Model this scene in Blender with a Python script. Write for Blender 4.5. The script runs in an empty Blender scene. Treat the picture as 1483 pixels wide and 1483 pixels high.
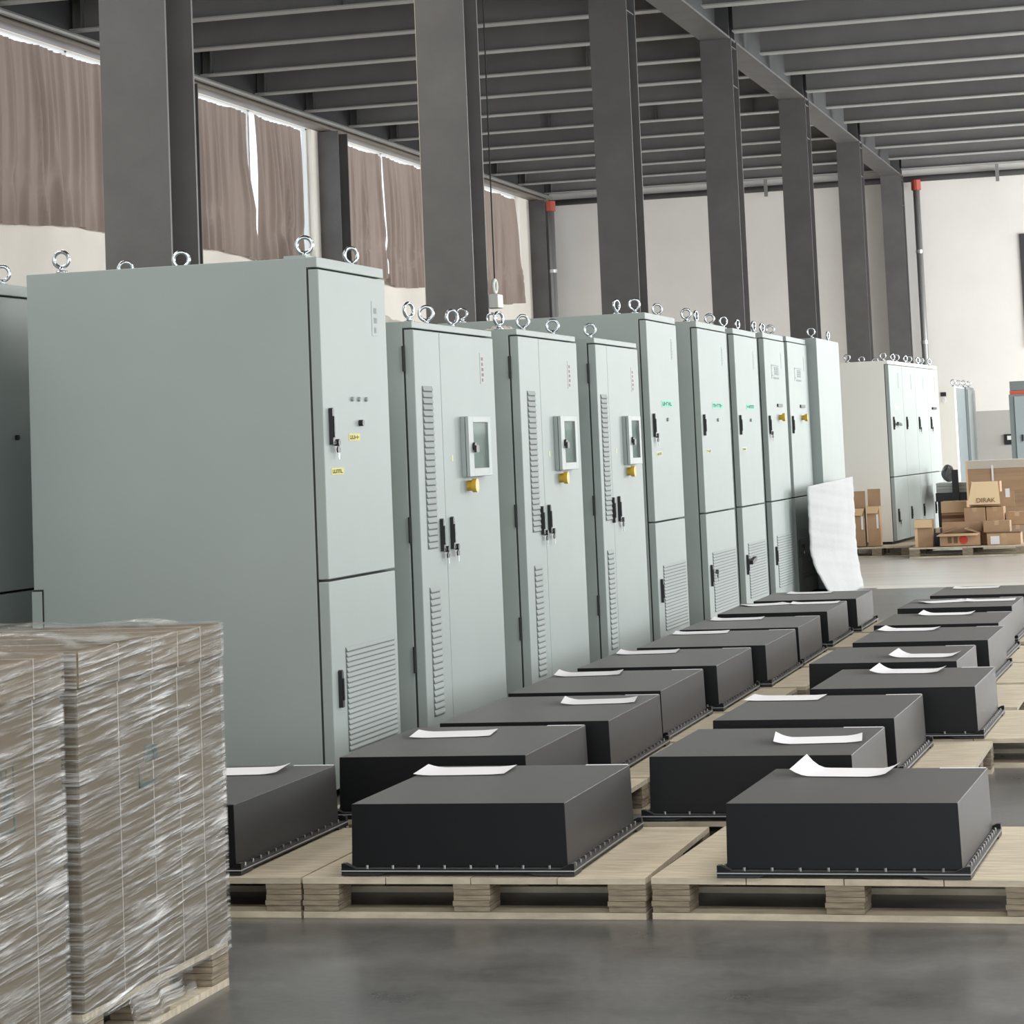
import bpy, math, random
from mathutils import Matrix, Vector
random.seed(7)
sc = bpy.context.scene
COL = sc.collection
PI = math.pi

# ---------------------------------------------------------------- camera
cam_d = bpy.data.cameras.new('camera')
cam = bpy.data.objects.new('camera', cam_d); COL.objects.link(cam)
yaw, pitch, roll = 0.259596538, 0.0913128913, -0.0418613434
fwd = Vector((-math.sin(yaw)*math.cos(pitch), math.cos(yaw)*math.cos(pitch), math.sin(pitch)))
rt = Vector((math.cos(yaw), math.sin(yaw), 0)); up = rt.cross(fwd)
rt2 = rt*math.cos(roll) + up*math.sin(roll); up2 = up*math.cos(roll) - rt*math.sin(roll)
m = Matrix((rt2, up2, -fwd)).transposed().to_4x4(); m.translation = Vector((0, 0, 1.4))
cam.matrix_world = m
cam_d.sensor_width = 36; cam_d.lens = 3749.17/1483*36
cam_d.shift_y = (311.835-741.5)/1483
cam_d.clip_end = 300
sc.camera = cam

# ---------------------------------------------------------------- world, exposure
w = bpy.data.worlds.new('overcast_sky'); sc.world = w; w.use_nodes = True
nt = w.node_tree; bg = nt.nodes['Background']
bg.inputs[0].default_value = (0.93, 0.97, 1.0, 1); bg.inputs[1].default_value = 1.4
sc.view_settings.view_transform = 'Standard'; sc.view_settings.look = 'None'
sc.view_settings.gamma = 1; sc.view_settings.use_curve_mapping = False
sc.view_settings.exposure = 0.62
sc.cycles.use_denoising = True
sc.cycles.max_bounces = 8; sc.cycles.diffuse_bounces = 5; sc.cycles.glossy_bounces = 4
sc.cycles.transparent_max_bounces = 12; sc.cycles.caustics_reflective = False; sc.cycles.caustics_refractive = False
sc.cycles.sample_clamp_indirect = 6

def area_light(loc, sx, sy, rot, power, col=(0.95, 0.98, 1.0)):
    l = bpy.data.lights.new('window_or_fill_light', 'AREA'); l.shape = 'RECTANGLE'; l.size = sx; l.size_y = sy
    l.energy = power; l.color = col
    o = bpy.data.objects.new('window_or_fill_light', l); COL.objects.link(o)
    o.location = loc; o.rotation_euler = rot
    return o
# daylight standing in the big openings of the right-hand wall, facing the hall
area_light((7.9, 7.0, 3.3), 12, 4.0, (PI/2, 0, PI/2), 150)
area_light((7.9, 24.0, 3.3), 9, 4.0, (PI/2, 0, PI/2), 440)
area_light((7.9, 41.0, 3.3), 8, 4.0, (PI/2, 0, PI/2), 1200)
# added fill lights under the joists of both bays, unseen and without real lamps
for lx in (-8.3, 0.8):
    for ly in (2.0, 9.0, 16.0): area_light((lx, ly, 6.0), 4.0, 1.2, (0, 0, 0), 150 if lx > -5 else 130, (1.0, 0.96, 0.9))
for ly, lw in ((24.5, 210), (36.0, 460)): area_light((2.2, ly, 6.0), 4.0, 1.2, (0, 0, 0), lw, (1.0, 0.97, 0.92))  # added unseen fill for the far cabinets, end wall and floor
# the open roller door behind the camera
area_light((1.0, -7.8, 2.5), 8, 4.6, (PI/2, 0, 0), 420)

# ---------------------------------------------------------------- materials
MATS = {}
def mat(name, col, rough=0.5, metal=0.0, spec=0.5, var=0.0, vscale=4.0, bump=0.0, bscale=60.0, stretch=None, objvar=0.0, coat=0.0, coord='Object', trans=0.0, alpha=1.0, dark=None):
    if name in MATS: return MATS[name]
    M = bpy.data.materials.new(name); M.use_nodes = True; MATS[name] = M
    N = M.node_tree.nodes; L = M.node_tree.links
    b = N['Principled BSDF']
    b.inputs['Base Color'].default_value = (*col, 1); b.inputs['Roughness'].default_value = rough
    b.inputs['Metallic'].default_value = metal; b.inputs['Specular IOR Level'].default_value = spec
    b.inputs['Coat Weight'].default_value = coat
    b.inputs['Alpha'].default_value = alpha
    tc = N.new('ShaderNodeTexCoord'); mp = N.new('ShaderNodeMapping'); L.new(tc.outputs[coord], mp.inputs[0])
    if stretch: mp.inputs['Scale'].default_value = stretch
    last = None
    if var > 0:
        n = N.new('ShaderNodeTexNoise'); n.inputs['Scale'].default_value = vscale; n.inputs['Detail'].default_value = 5
        L.new(mp.outputs[0], n.inputs[0])
        r = N.new('ShaderNodeValToRGB'); L.new(n.outputs[0], r.inputs[0])
        d = dark or tuple(c*(1-var) for c in col)
        r.color_ramp.elements[0].position = 0.32; r.color_ramp.elements[1].position = 0.68
        r.color_ramp.elements[0].color = (*d, 1)
        r.color_ramp.elements[1].color = (*[min(1, c*(1+var*0.5)) for c in col], 1)
        last = r.outputs[0]
    if objvar > 0:
        oi = N.new('ShaderNodeObjectInfo'); hs = N.new('ShaderNodeHueSaturation')
        mr = N.new('ShaderNodeMapRange'); L.new(oi.outputs['Random'], mr.inputs[0])
        mr.inputs[3].default_value = 1-objvar; mr.inputs[4].default_value = 1+objvar
        L.new(mr.outputs[0], hs.inputs['Value'])
        if last: L.new(last, hs.inputs['Color'])
        else: hs.inputs['Color'].default_value = (*col, 1)
        last = hs.outputs[0]
    if last: L.new(last, b.inputs['Base Color'])
    if bump > 0:
        n2 = N.new('ShaderNodeTexNoise'); n2.inputs['Scale'].default_value = bscale; n2.inputs['Detail'].default_value = 3
        L.new(mp.outputs[0], n2.inputs[0])
        bp = N.new('ShaderNodeBump'); bp.inputs['Strength'].default_value = bump; bp.inputs['Distance'].default_value = 0.01
        L.new(n2.outputs[0], bp.inputs['Height']); L.new(bp.outputs[0], b.inputs['Normal'])
    return M
coat_grey = mat('grey_powder_coat', (0.345, 0.39, 0.375), 0.5, spec=0.45, var=0.03, vscale=2, bump=0.35, bscale=1.3)
coat_vent = mat('vent_grey_coat', (0.265, 0.30, 0.29), 0.6)
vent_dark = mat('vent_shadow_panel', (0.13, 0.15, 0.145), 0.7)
coat_cream = mat('cream_powder_coat', (0.86, 0.86, 0.80), 0.45, spec=0.4)
coat_blue = mat('blue_grey_coat', (0.17, 0.20, 0.205), 0.5)
gasket = mat('black_rubber', (0.02, 0.025, 0.025), 0.7)
blackp = mat('black_plastic', (0.012, 0.014, 0.015), 0.4)
chrome = mat('zinc_chrome', (0.50, 0.54, 0.57), 0.24, metal=1.0)
steel = mat('steel', (0.55, 0.56, 0.57), 0.35, metal=1.0)
amber = mat('amber_plastic', (0.62, 0.40, 0.04), 0.3)
paper = mat('white_paper', (0.74, 0.74, 0.77), 0.8)
yellow = mat('yellow_sticker', (0.72, 0.66, 0.22), 0.7)
greenst = mat('green_sticker', (0.30, 0.66, 0.52), 0.7)
ink = mat('dark_ink', (0.06, 0.09, 0.08), 0.8)
greyink = mat('grey_ink', (0.30, 0.34, 0.34), 0.8)
redink = mat('red_ink', (0.5, 0.06, 0.04), 0.8)
brandink = mat('brown_ink', (0.16, 0.09, 0.05), 0.8)
darkbox = mat('charcoal_satin_sheet', (0.0045, 0.0052, 0.0065), 0.42, spec=0.22, var=0.12, vscale=6, bump=0.03, bscale=300, stretch=(1, 12, 1))
ply = mat('plywood', (0.54, 0.475, 0.36), 0.7, var=0.22, vscale=9, stretch=(1, 6, 3), objvar=0.12, bump=0.15, bscale=40)
plyedge = mat('plywood_edge', (0.29, 0.24, 0.17), 0.8, var=0.35, vscale=14, stretch=(1, 1, 14), bump=0.2, bscale=60)
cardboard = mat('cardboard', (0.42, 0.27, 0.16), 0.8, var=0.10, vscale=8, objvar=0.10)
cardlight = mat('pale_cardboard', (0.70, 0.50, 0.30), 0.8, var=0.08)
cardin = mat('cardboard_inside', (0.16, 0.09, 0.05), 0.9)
cartonw = mat('wrapped_carton', (0.135, 0.108, 0.07), 0.75, var=0.12, vscale=3)
steelpaint = mat('dark_grey_steel_paint', (0.125, 0.12, 0.117), 0.55, var=0.14, vscale=3, bump=0.05)
flange_lit = mat('grey_steel_lit_flange', (0.42, 0.42, 0.41), 0.5)  # joist bottom flanges, colour lightened for the light they catch
joist_lit = mat('grey_joist_with_bounce', (0.23, 0.223, 0.215), 0.6, var=0.1, vscale=2)  # same steel as the columns, lightened for floor bounce on the joists
seam = mat('yellowed_sealant', (0.50, 0.46, 0.36), 0.7)
deckm = mat('dark_roof_deck', (0.07, 0.07, 0.072), 0.8)
plaster = mat('cream_plaster', (0.88, 0.83, 0.75), 0.9, var=0.06, vscale=1.2, bump=0.3, bscale=6)
plaster_far = mat('white_plaster', (0.90, 0.87, 0.83), 0.9, var=0.05, vscale=0.7, bump=0.4, bscale=5)
lower_band = mat('grey_lower_band', (0.46, 0.45, 0.42), 0.85, var=0.08, vscale=1.0)
darkframe = mat('dark_window_frame', (0.05, 0.05, 0.055), 0.5)
foam = mat('white_foam_sheet', (0.50, 0.51, 0.51), 0.85, var=0.04, bump=0.3, bscale=30)
redp = mat('red_paint', (0.45, 0.08, 0.05), 0.5)
galv = mat('galvanised_pipe', (0.30, 0.30, 0.29), 0.45, metal=0.4)
white_pl = mat('white_plastic', (0.75, 0.75, 0.72), 0.5)
whiteline = mat('pale_floor_line', (0.70, 0.68, 0.62), 0.5)
navy = mat('navy_card', (0.05, 0.06, 0.12), 0.7)

def floor_mat():
    M = bpy.data.materials.new('polished_concrete'); M.use_nodes = True
    N = M.node_tree.nodes; L = M.node_tree.links; b = N['Principled BSDF']
    tc = N.new('ShaderNodeTexCoord')
    n = N.new('ShaderNodeTexNoise'); n.inputs['Scale'].default_value = 2.2; n.inputs['Detail'].default_value = 9; n.inputs['Roughness'].default_value = 0.62
    n3 = N.new('ShaderNodeTexNoise'); n3.inputs['Scale'].default_value = 35; n3.inputs['Detail'].default_value = 4
    L.new(tc.outputs['Object'], n.inputs[0]); L.new(tc.outputs['Object'], n3.inputs[0])
    mx = N.new('ShaderNodeMath'); mx.operation = 'MULTIPLY_ADD'; L.new(n3.outputs[0], mx.inputs[0]); mx.inputs[1].default_value = 0.35; L.new(n.outputs[0], mx.inputs[2])
    r = N.new('ShaderNodeValToRGB'); L.new(mx.outputs[0], r.inputs[0])
    r.color_ramp.elements[0].position = 0.38; r.color_ramp.elements[0].color = (0.055, 0.055, 0.054, 1)
    r.color_ramp.elements[1].position = 0.92; r.color_ramp.elements[1].color = (0.17, 0.168, 0.162, 1)
    L.new(r.outputs[0], b.inputs['Base Color'])
    r2 = N.new('ShaderNodeMapRange'); L.new(n.outputs[0], r2.inputs[0]); r2.inputs[3].default_value = 0.20; r2.inputs[4].default_value = 0.42
    L.new(r2.outputs[0], b.inputs['Roughness'])
    b.inputs['Specular IOR Level'].default_value = 0.6
    bp = N.new('ShaderNodeBump'); bp.inputs['Strength'].default_value = 0.015; L.new(n3.outputs[0], bp.inputs['Height']); L.new(bp.outputs[0], b.inputs['Normal'])
    return M
def curtain_mat():
    M = bpy.data.materials.new('taupe_curtain_cloth'); M.use_nodes = True
    N = M.node_tree.nodes; L = M.node_tree.links; b = N['Principled BSDF']
    b.inputs['Base Color'].default_value = (0.37, 0.295, 0.255, 1); b.inputs['Roughness'].default_value = 0.75
    t = N.new('ShaderNodeBsdfTranslucent'); t.inputs[0].default_value = (0.26, 0.19, 0.15, 1)
    mx = N.new('ShaderNodeMixShader'); mx.inputs[0].default_value = 0.15
    L.new(b.outputs[0], mx.inputs[1]); L.new(t.outputs[0], mx.inputs[2]); L.new(mx.outputs[0], N['Material Output'].inputs[0])
    return M
def film_mat(name, diag):
    # clear stretch film: mostly see-through, whitish opacity streaks for thick folds and painted highlights
    M = bpy.data.materials.new(name); M.use_nodes = True
    N = M.node_tree.nodes; L = M.node_tree.links; b = N['Principled BSDF']
    b.inputs['Base Color'].default_value = (0.80, 0.80, 0.78, 1); b.inputs['Roughness'].default_value = 0.11
    b.inputs['Specular IOR Level'].default_value = 0.9
    tc = N.new('ShaderNodeTexCoord'); mp = N.new('ShaderNodeMapping'); L.new(tc.outputs['Object'], mp.inputs[0])
    mp.inputs['Rotation'].default_value = (-diag, 0, 0)
    mp2 = N.new('ShaderNodeMapping'); L.new(mp.outputs[0], mp2.inputs[0]); mp2.inputs['Scale'].default_value = (1.6, 1.6, 38)
    n = N.new('ShaderNodeTexNoise'); n.inputs['Scale'].default_value = 2.2; n.inputs['Detail'].default_value = 4; n.inputs['Distortion'].default_value = 0.3
    L.new(mp2.outputs[0], n.inputs[0])
    n2 = N.new('ShaderNodeTexNoise'); n2.inputs['Scale'].default_value = 3.5; n2.inputs['Detail'].default_value = 3
    L.new(tc.outputs['Object'], n2.inputs[0])
    r = N.new('ShaderNodeValToRGB'); L.new(n.outputs[0], r.inputs[0])
    r.color_ramp.elements[0].position = 0.42; r.color_ramp.elements[0].color = (0.06,)*3+(1,)
    r.color_ramp.elements[1].position = 0.68; r.color_ramp.elements[1].color = (0.74,)*3+(1,)
    ml = N.new('ShaderNodeMath'); ml.operation = 'MULTIPLY'
    mr = N.new('ShaderNodeMapRange'); L.new(n2.outputs[0], mr.inputs[0]); mr.inputs[1].default_value = 0.35; mr.inputs[2].default_value = 0.65; mr.inputs[3].default_value = 0.45; mr.inputs[4].default_value = 1.25
    L.new(r.outputs[0], ml.inputs[0]); L.new(mr.outputs[0], ml.inputs[1]); L.new(ml.outputs[0], b.inputs['Alpha'])
    bp = N.new('ShaderNodeBump'); bp.inputs['Strength'].default_value = 1.0; bp.inputs['Distance'].default_value = 0.03
    L.new(n.outputs[0], bp.inputs['Height']); L.new(bp.outputs[0], b.inputs['Normal'])
    return M
def glass_mat(name, tint, a):
    M = bpy.data.materials.new(name); M.use_nodes = True
    N = M.node_tree.nodes; L = M.node_tree.links
    t = N.new('ShaderNodeBsdfTransparent'); t.inputs[0].default_value = (*tint, 1)
    g = N.new('ShaderNodeBsdfGlossy'); g.inputs['Roughness'].default_value = 0.05
    mx = N.new('ShaderNodeMixShader'); mx.inputs[0].default_value = a
    L.new(t.outputs[0], mx.inputs[1]); L.new(g.outputs[0], mx.inputs[2]); L.new(mx.outputs[0], N['Material Output'].inputs[0])
    return M
window_glass = glass_mat('window_glass', (0.95, 0.97, 1), 0.08)
box_glass = glass_mat('meter_window_plastic', (0.75, 0.82, 0.80), 0.07)
film = film_mat('stretch_film', 0.06)
film_top = film_mat('stretch_film_top', 0.05)
haze_film = mat('crumpled_clear_film', (0.88, 0.84, 0.74), 0.3, alpha=0.85, bump=0.6, bscale=25)
curtain_cloth = curtain_mat()

# ---------------------------------------------------------------- mesh helpers
class MB:
    def __init__(s): s.v = []; s.f = []
    def poly(s, pts):
        b = len(s.v); s.v += [tuple(p) for p in pts]; s.f.append(tuple(range(b, b+len(pts)))); return s
    def box(s, x0, x1, y0, y1, z0, z1, top=None):
        b = len(s.v); t = top or (0, 0, 0, 0)
        s.v += [(x0, y0, z0), (x1, y0, z0), (x1, y1, z0), (x0, y1, z0), (x0+t[0], y0+t[2], z1), (x1-t[1], y0+t[2], z1), (x1-t[1], y1-t[3], z1), (x0+t[0], y1-t[3], z1)]
        s.f += [(b, b+3, b+2, b+1), (b+4, b+5, b+6, b+7), (b, b+1, b+5, b+4), (b+1, b+2, b+6, b+5), (b+2, b+3, b+7, b+6), (b+3, b, b+4, b+7)]
        return s
    def cyl(s, p0, p1, r, n=12, r1=None):
        p0 = Vector(p0); p1 = Vector(p1); d = (p1-p0).normalized()
        a = d.orthogonal().normalized(); c = d.cross(a); b = len(s.v); r1 = r if r1 is None else r1
        for i in range(n):
            t = 2*PI*i/n; o = a*math.cos(t)+c*math.sin(t)
            s.v.append(tuple(p0+o*r)); s.v.append(tuple(p1+o*r1))
        for i in range(n):
            j = (i+1) % n; s.f.append((b+2*i, b+2*j, b+2*j+1, b+2*i+1))
        s.f.append(tuple(b+2*i for i in reversed(range(n)))); s.f.append(tuple(b+2*i+1 for i in range(n)))
        return s
    def torus(s, c, R, r, n=20, k=8, axis='y'):
        b = len(s.v)
        for i in range(n):
            t = 2*PI*i/n
            for j in range(k):
                u = 2*PI*j/k; q = R+r*math.cos(u); w_ = r*math.sin(u)
                if axis == 'y': p = (c[0]+q*math.cos(t), c[1]+w_, c[2]+q*math.sin(t))
                elif axis == 'x': p = (c[0]+w_, c[1]+q*math.cos(t), c[2]+q*math.sin(t))
                else: p = (c[0]+q*math.cos(t), c[1]+q*math.sin(t), c[2]+w_)
                s.v.append(p)
        for i in range(n):
            for j in range(k):
                i2 = (i+1) % n; j2 = (j+1) % k
                s.f.append((b+i*k+j, b+i*k+j2, b+i2*k+j2, b+i2*k+j))
        return s
    def prism(s, prof, axis, a0, a1):
        # prof: list of 2d points; axis 'x': (y,z) profile, 'y': (x,z), 'z': (x,y)
        b = len(s.v); n = len(prof)
        for a in (a0, a1):
            for (u, v) in prof:
                s.v.append((a, u, v) if axis == 'x' else ((u, a, v) if axis == 'y' else (u, v, a)))
        for i in range(n):
            j = (i+1) % n; s.f.append((b+i, b+j, b+n+j, b+n+i))
        s.f.append(tuple(b+i for i in reversed(range(n)))); s.f.append(tuple(b+n+i for i in range(n)))
        return s
    def grid(s, nu, nv, fn):
        b = len(s.v)
        for i in range(nu+1):
            for j in range(nv+1): s.v.append(tuple(fn(i/nu, j/nv)))
        for i in range(nu):
            for j in range(nv):
                s.f.append((b+i*(nv+1)+j, b+(i+1)*(nv+1)+j, b+(i+1)*(nv+1)+j+1, b+i*(nv+1)+j+1))
        return s
    def mesh(s, name, m, smooth=False):
        me = bpy.data.meshes.new(name); me.from_pydata(s.v, [], s.f)
        me.materials.append(m)
        if smooth: me.shade_smooth()
        me.update(); return me
def fixn(me):
    import bmesh
    bm = bmesh.new(); bm.from_mesh(me); bmesh.ops.recalc_face_normals(bm, faces=bm.faces); bm.to_mesh(me); bm.free()
def obj(name, me, parent=None, m=None, loc=None, rot=None, smooth=False, bevel=0, label=None, kind=None):
    if isinstance(me, MB): me = me.mesh(name, m, smooth); fixn(me)
    o = bpy.data.objects.new(name, me); COL.objects.link(o)
    if parent: o.parent = parent
    if loc: o.location = loc
    if rot: o.rotation_euler = rot
    if bevel:
        md = o.modifiers.new('bevel', 'BEVEL'); md.width = bevel; md.segments = 2; md.limit_method = 'ANGLE'
    if label: o['label'] = label
    if kind: o['kind'] = kind
    return o
def tag(o, label, cat, group=None):
    o['label'] = label; o['category'] = cat
    if group: o['group'] = group
    return o
def thing(name, label, cat, loc=(0, 0, 0), rz=0, group=None):
    o = bpy.data.objects.new(name, None); COL.objects.link(o); o.empty_display_size = 0.1
    o.location = loc; o.rotation_euler = (0, 0, rz)
    return tag(o, label, cat, group)
def struct(name, mb, m, **k):
    o = obj(name, mb, m=m, **k); o['kind'] = 'structure'; return o
def text_mesh(body, size, m, name):
    c = bpy.data.curves.new(name, 'FONT'); c.body = body; c.size = size; c.extrude = 0.0008; c.align_x = 'CENTER'; c.align_y = 'CENTER'
    t = bpy.data.objects.new(name, c); COL.objects.link(t)
    dg = bpy.context.evaluated_depsgraph_get(); me = bpy.data.meshes.new_from_object(t.evaluated_get(dg))
    bpy.data.objects.remove(t); me.materials.clear(); me.materials.append(m); return me

# ================================================================ setting
FM = floor_mat()
struct('floor', MB().box(-12.2, 8.2, -8.2, 46.4, -0.2, 0), FM)
struct('ceiling', MB().box(-12.2, 8.2, -8.2, 46.4, 6.62, 6.75), deckm)
YF = 46.1
struct('wall_far', MB().box(-12.2, 8.2, YF, YF+0.25, 0, 6.62), plaster_far)
struct('trim_1', MB().box(-12.0, 8.0, YF-0.012, YF, 0, 1.78), lower_band)           # grey dado of the far wall
struct('trim_2', MB().box(-3.1, 8.0, 24.25, 24.42, 0, 0.002), whiteline)      # pale line on the floor
struct('wall_back', MB().box(-12.2, -3.5, -8.2, -8, 0, 6.62).box(5.5, 8.2, -8.2, -8, 0, 6.62).box(-3.5, 5.5, -8.2, -8, 5.0, 6.62), plaster)
wr = MB().box(8.0, 8.2, -8.2, 46.1, 0, 0.85).box(8.0, 8.2, -8.2, 46.1, 5.4, 6.62)
for y in (-8.2, 0.5, 23.2, 45.2): wr.box(8.0, 8.2, y, y+0.9, 0.85, 5.4)
struct('wall_right', wr, plaster)
# left wall with a high band of windows, one per bay
bays = [(-5.0, -0.7)] + [(1.27+5.57*k, 5.78+5.57*k) for k in range(0, 8)]
wl = MB().box(-11.9, -11.75, -8.2, 46.1, 0, 4.12).box(-11.9, -11.75, -8.2, 46.1, 5.97, 6.62)
ys = [-8.2] + [v for b in bays for v in b] + [46.1]
for i in range(0, len(ys), 2): wl.box(-11.9, -11.75, ys[i], ys[i+1], 4.12, 5.97)
struct('wall_left', wl, plaster)
for i, (a, b) in enumerate(bays):
    wf = MB()
    for y in (a, (a+b)/2-0.03, b-0.06): wf.box(-11.88, -11.82, y, y+0.05, 4.12, 5.97)
    wf.box(-11.88, -11.82, a, b, 4.12, 4.16).box(-11.88, -11.82, a, b, 5.95, 5.97)
    wo = struct('window_%d' % (i+1), wf, white_pl)
    obj('pane', MB().box(-11.855, -11.848, a+0.03, b-0.03, 4.15, 5.96), wo, window_glass)
# dark opening high in the far wall at the right
wo = struct('window_20', MB().box(-3.05, -2.95, YF-0.03, YF, 2.85, 4.85).box(-2.95, -1.0, YF-0.03, YF, 4.75, 4.85).box(-2.95, -1.0, YF-0.03, YF, 2.85, 2.95).box(-1.0, -0.9, YF-0.03, YF, 2.85, 4.85), darkframe)
obj('pane', MB().box(-2.95, -1.0, YF-0.015, YF-0.002, 2.95, 4.75), wo, mat('dark_glass', (0.03, 0.035, 0.04), 0.1))
# curtain rail beam along the left wall, and pilasters
struct('trim_3', MB().box(-11.75, -11.55, -8, 46.0, 5.96, 6.07), mat('rail_paint', (0.20, 0.17, 0.14), 0.6))
struct('trim_5', MB().box(-11.75, -11.5, -8, 46.0, 6.07, 6.62), mat('eave_beam_paint', (0.05, 0.05, 0.05), 0.95, spec=0.1))
struct('trim_6', MB().box(-11.7, 7.9, 24.42, YF-0.02, 0, 0.0015), mat('pale_far_floor', (0.68, 0.66, 0.62), 0.28, var=0.12, vscale=1.5, stretch=(0.3, 2, 1), spec=0.6))  # thin paler slab over the floor beyond the line
struct('trim_4', MB().cyl((-11.45, -8, 6.02), (-11.45, 45.9, 6.02), 0.035, 8), galv, smooth=False)

# ---------------------------------------------------------------- steel frame
ordn = ['nearest', 'second nearest', 'third', 'fourth', 'fifth', 'sixth', 'farthest']
CY = [12.31+5.573*k for k in range(7)]
colm = None
colpos = ['nearest of the row, rising behind the largest grey cabinet', 'second of the row, carrying the small pull switch box', 'third of the row, with dusty pinkish front flange', 'fourth of the row, under the first girder joint in view',
          'fifth of the row, above the plain doorless cabinet', 'sixth of the row, rising behind the cream cabinet', 'farthest of the row, standing against the far wall']
def column(y, label, x0=-5.36, x1=-5.0, d=0.38, h=6.0):
    t = thing('steel_column', label, 'column', ((x0+x1)/2, y, 0), group='H-section columns of the main row')
    hw = (x1-x0)/2; hd = d/2
    obj('flange', MB().box(-hw, hw, -hd, -hd+0.02, 0, h), t, flange_lit if False else steelpaint)
    obj('flange', MB().box(-hw, hw, hd-0.02, hd, 0, h), t, steelpaint)
    obj('web', MB().box(-0.008, 0.008, -hd+0.02, hd-0.02, 0, h), t, steelpaint)
    obj('base_plate', MB().box(-hw-0.06, hw+0.06, -hd-0.06, hd+0.06, 0, 0.025), t, steelpaint)
    st = MB()
    for z in (5.45, 5.9): st.box(-hw+0.01, -0.008, -hd+0.02, hd-0.02, z, z+0.012).box(0.008, hw-0.01, -hd+0.02, hd-0.02, z, z+0.012)
    obj('stiffener', st, t, steelpaint)
    return t
for i, y in enumerate(CY):
    c = column(y, 'dark grey steel H-column, ' + colpos[i])
    if i == 1: obj('sealant_line', MB().box(-0.184, -0.180, -0.192, -0.186, 0, 5.9), c, seam, label='pale yellowish edge line')
# wall posts (pilasters) on the left wall
for i, k in enumerate((3, 4, 6)):
    y = CY[k]-(0.42 if i < 2 else 0)
    p = thing('wall_post', ['dark wall post between the second and third curtained windows, hidden behind the nearest column', 'dark wall post beside the pale wall strip, between curtained windows', 'dark corner post where the left wall meets the far wall'][i], 'column', (-11.6, y, 0))
    obj('flange', MB().box(-0.15, 0.15, -0.30, -0.28, 0, 5.95), p, steelpaint); obj('web', MB().box(-0.01, 0.01, -0.28, 0.1, 0, 5.95), p, steelpaint)
    obj('flange', MB().box(-0.15, 0.15, 0.1, 0.12, 0, 5.95), p, steelpaint)
# main girder along the column row
g = thing('main_girder', 'deep dark steel girder running along the tops of the main column row', 'girder', (-5.18, 18.9, 5.98))
obj('bottom_flange', MB().box(-0.17, 0.17, -26.5, 27.1, 0, 0.025), g, steelpaint)
obj('web', MB().box(-0.008, 0.008, -26.5, 27.1, 0.025, 0.6), g, deckm)  # web given the dark deck tone to hold down the light on it
obj('top_flange', MB().box(-0.17, 0.17, -26.5, 27.1, 0.6, 0.625), g, steelpaint)
gs = None
for k in range(7):
    for dy in (-0.19, 0.17):
        q = MB().box(-0.16, -0.01, 0, 0.02, 0.025, 0.6).box(0.01, 0.16, 0, 0.02, 0.025, 0.6)
        if gs is None: gs = q.mesh('stiffener', deckm)
        obj('stiffener', gs, g, loc=(0, CY[k]+dy-18.9, 0))
# joists: I-beams across both bays
def beam_mesh(L):
    wf, ww = 0.19, 0.008
    a = MB().box(0, L, -wf/2, wf/2, 0, 0.016).mesh('bottom_flange', flange_lit)
    b = MB().box(0, L, -ww/2, ww/2, 0.016, 0.48).mesh('web', joist_lit)
    c = MB().box(0, L, -wf/2, wf/2, 0.48, 0.496).mesh('top_flange', steelpaint)
    return a, b, c
LM = beam_mesh(6.2); RM = beam_mesh(12.8)
plate = MB().box(-0.006, 0.006, -0.09, 0.09, 0.016, 0.48).mesh('stiffener', steelpaint)
for s in (LM, RM):
    for q in s: fixn(q)
NB = 19; pitch_y = 5.573/3
for k in range(0, NB):
    y = 12.31+pitch_y*k+0.0
    n = NB-1-k
    OW = ['first', 'second', 'third', 'fourth', 'fifth', 'sixth', 'seventh', 'eighth', 'ninth', 'tenth', 'eleventh', 'twelfth', 'thirteenth', 'fourteenth', 'fifteenth', 'sixteenth', 'seventeenth', 'eighteenth', 'nineteenth']
    for side, meshes, x0 in (('left', LM, -11.55), ('right', RM, -5.0)):
        where = OW[n]
        bay = 'above the curtained left bay' if side == 'left' else 'above the open right bay'
        t = thing('ceiling_joist', '%s grey steel joist from the far wall, %s' % (where, bay), 'joist', (x0, y, 6.08), group='steel joists under the roof deck')
        for nm, q in zip(('bottom_flange', 'web', 'top_flange'), meshes): obj(nm, q, t)
        if k % 3 == 1:
            xs = (2.2, 3.8, 5.2) if side == 'left' else (3.0, 5.2, 8.0)
            for xx in xs[:3 if k % 2 else 2]: obj('stiffener', plate, t, loc=(xx+0.3*(k % 4), 0, 0))
        if side == 'left': obj('end_plate', plate, t, loc=(0.18, 0, 0))
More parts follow.
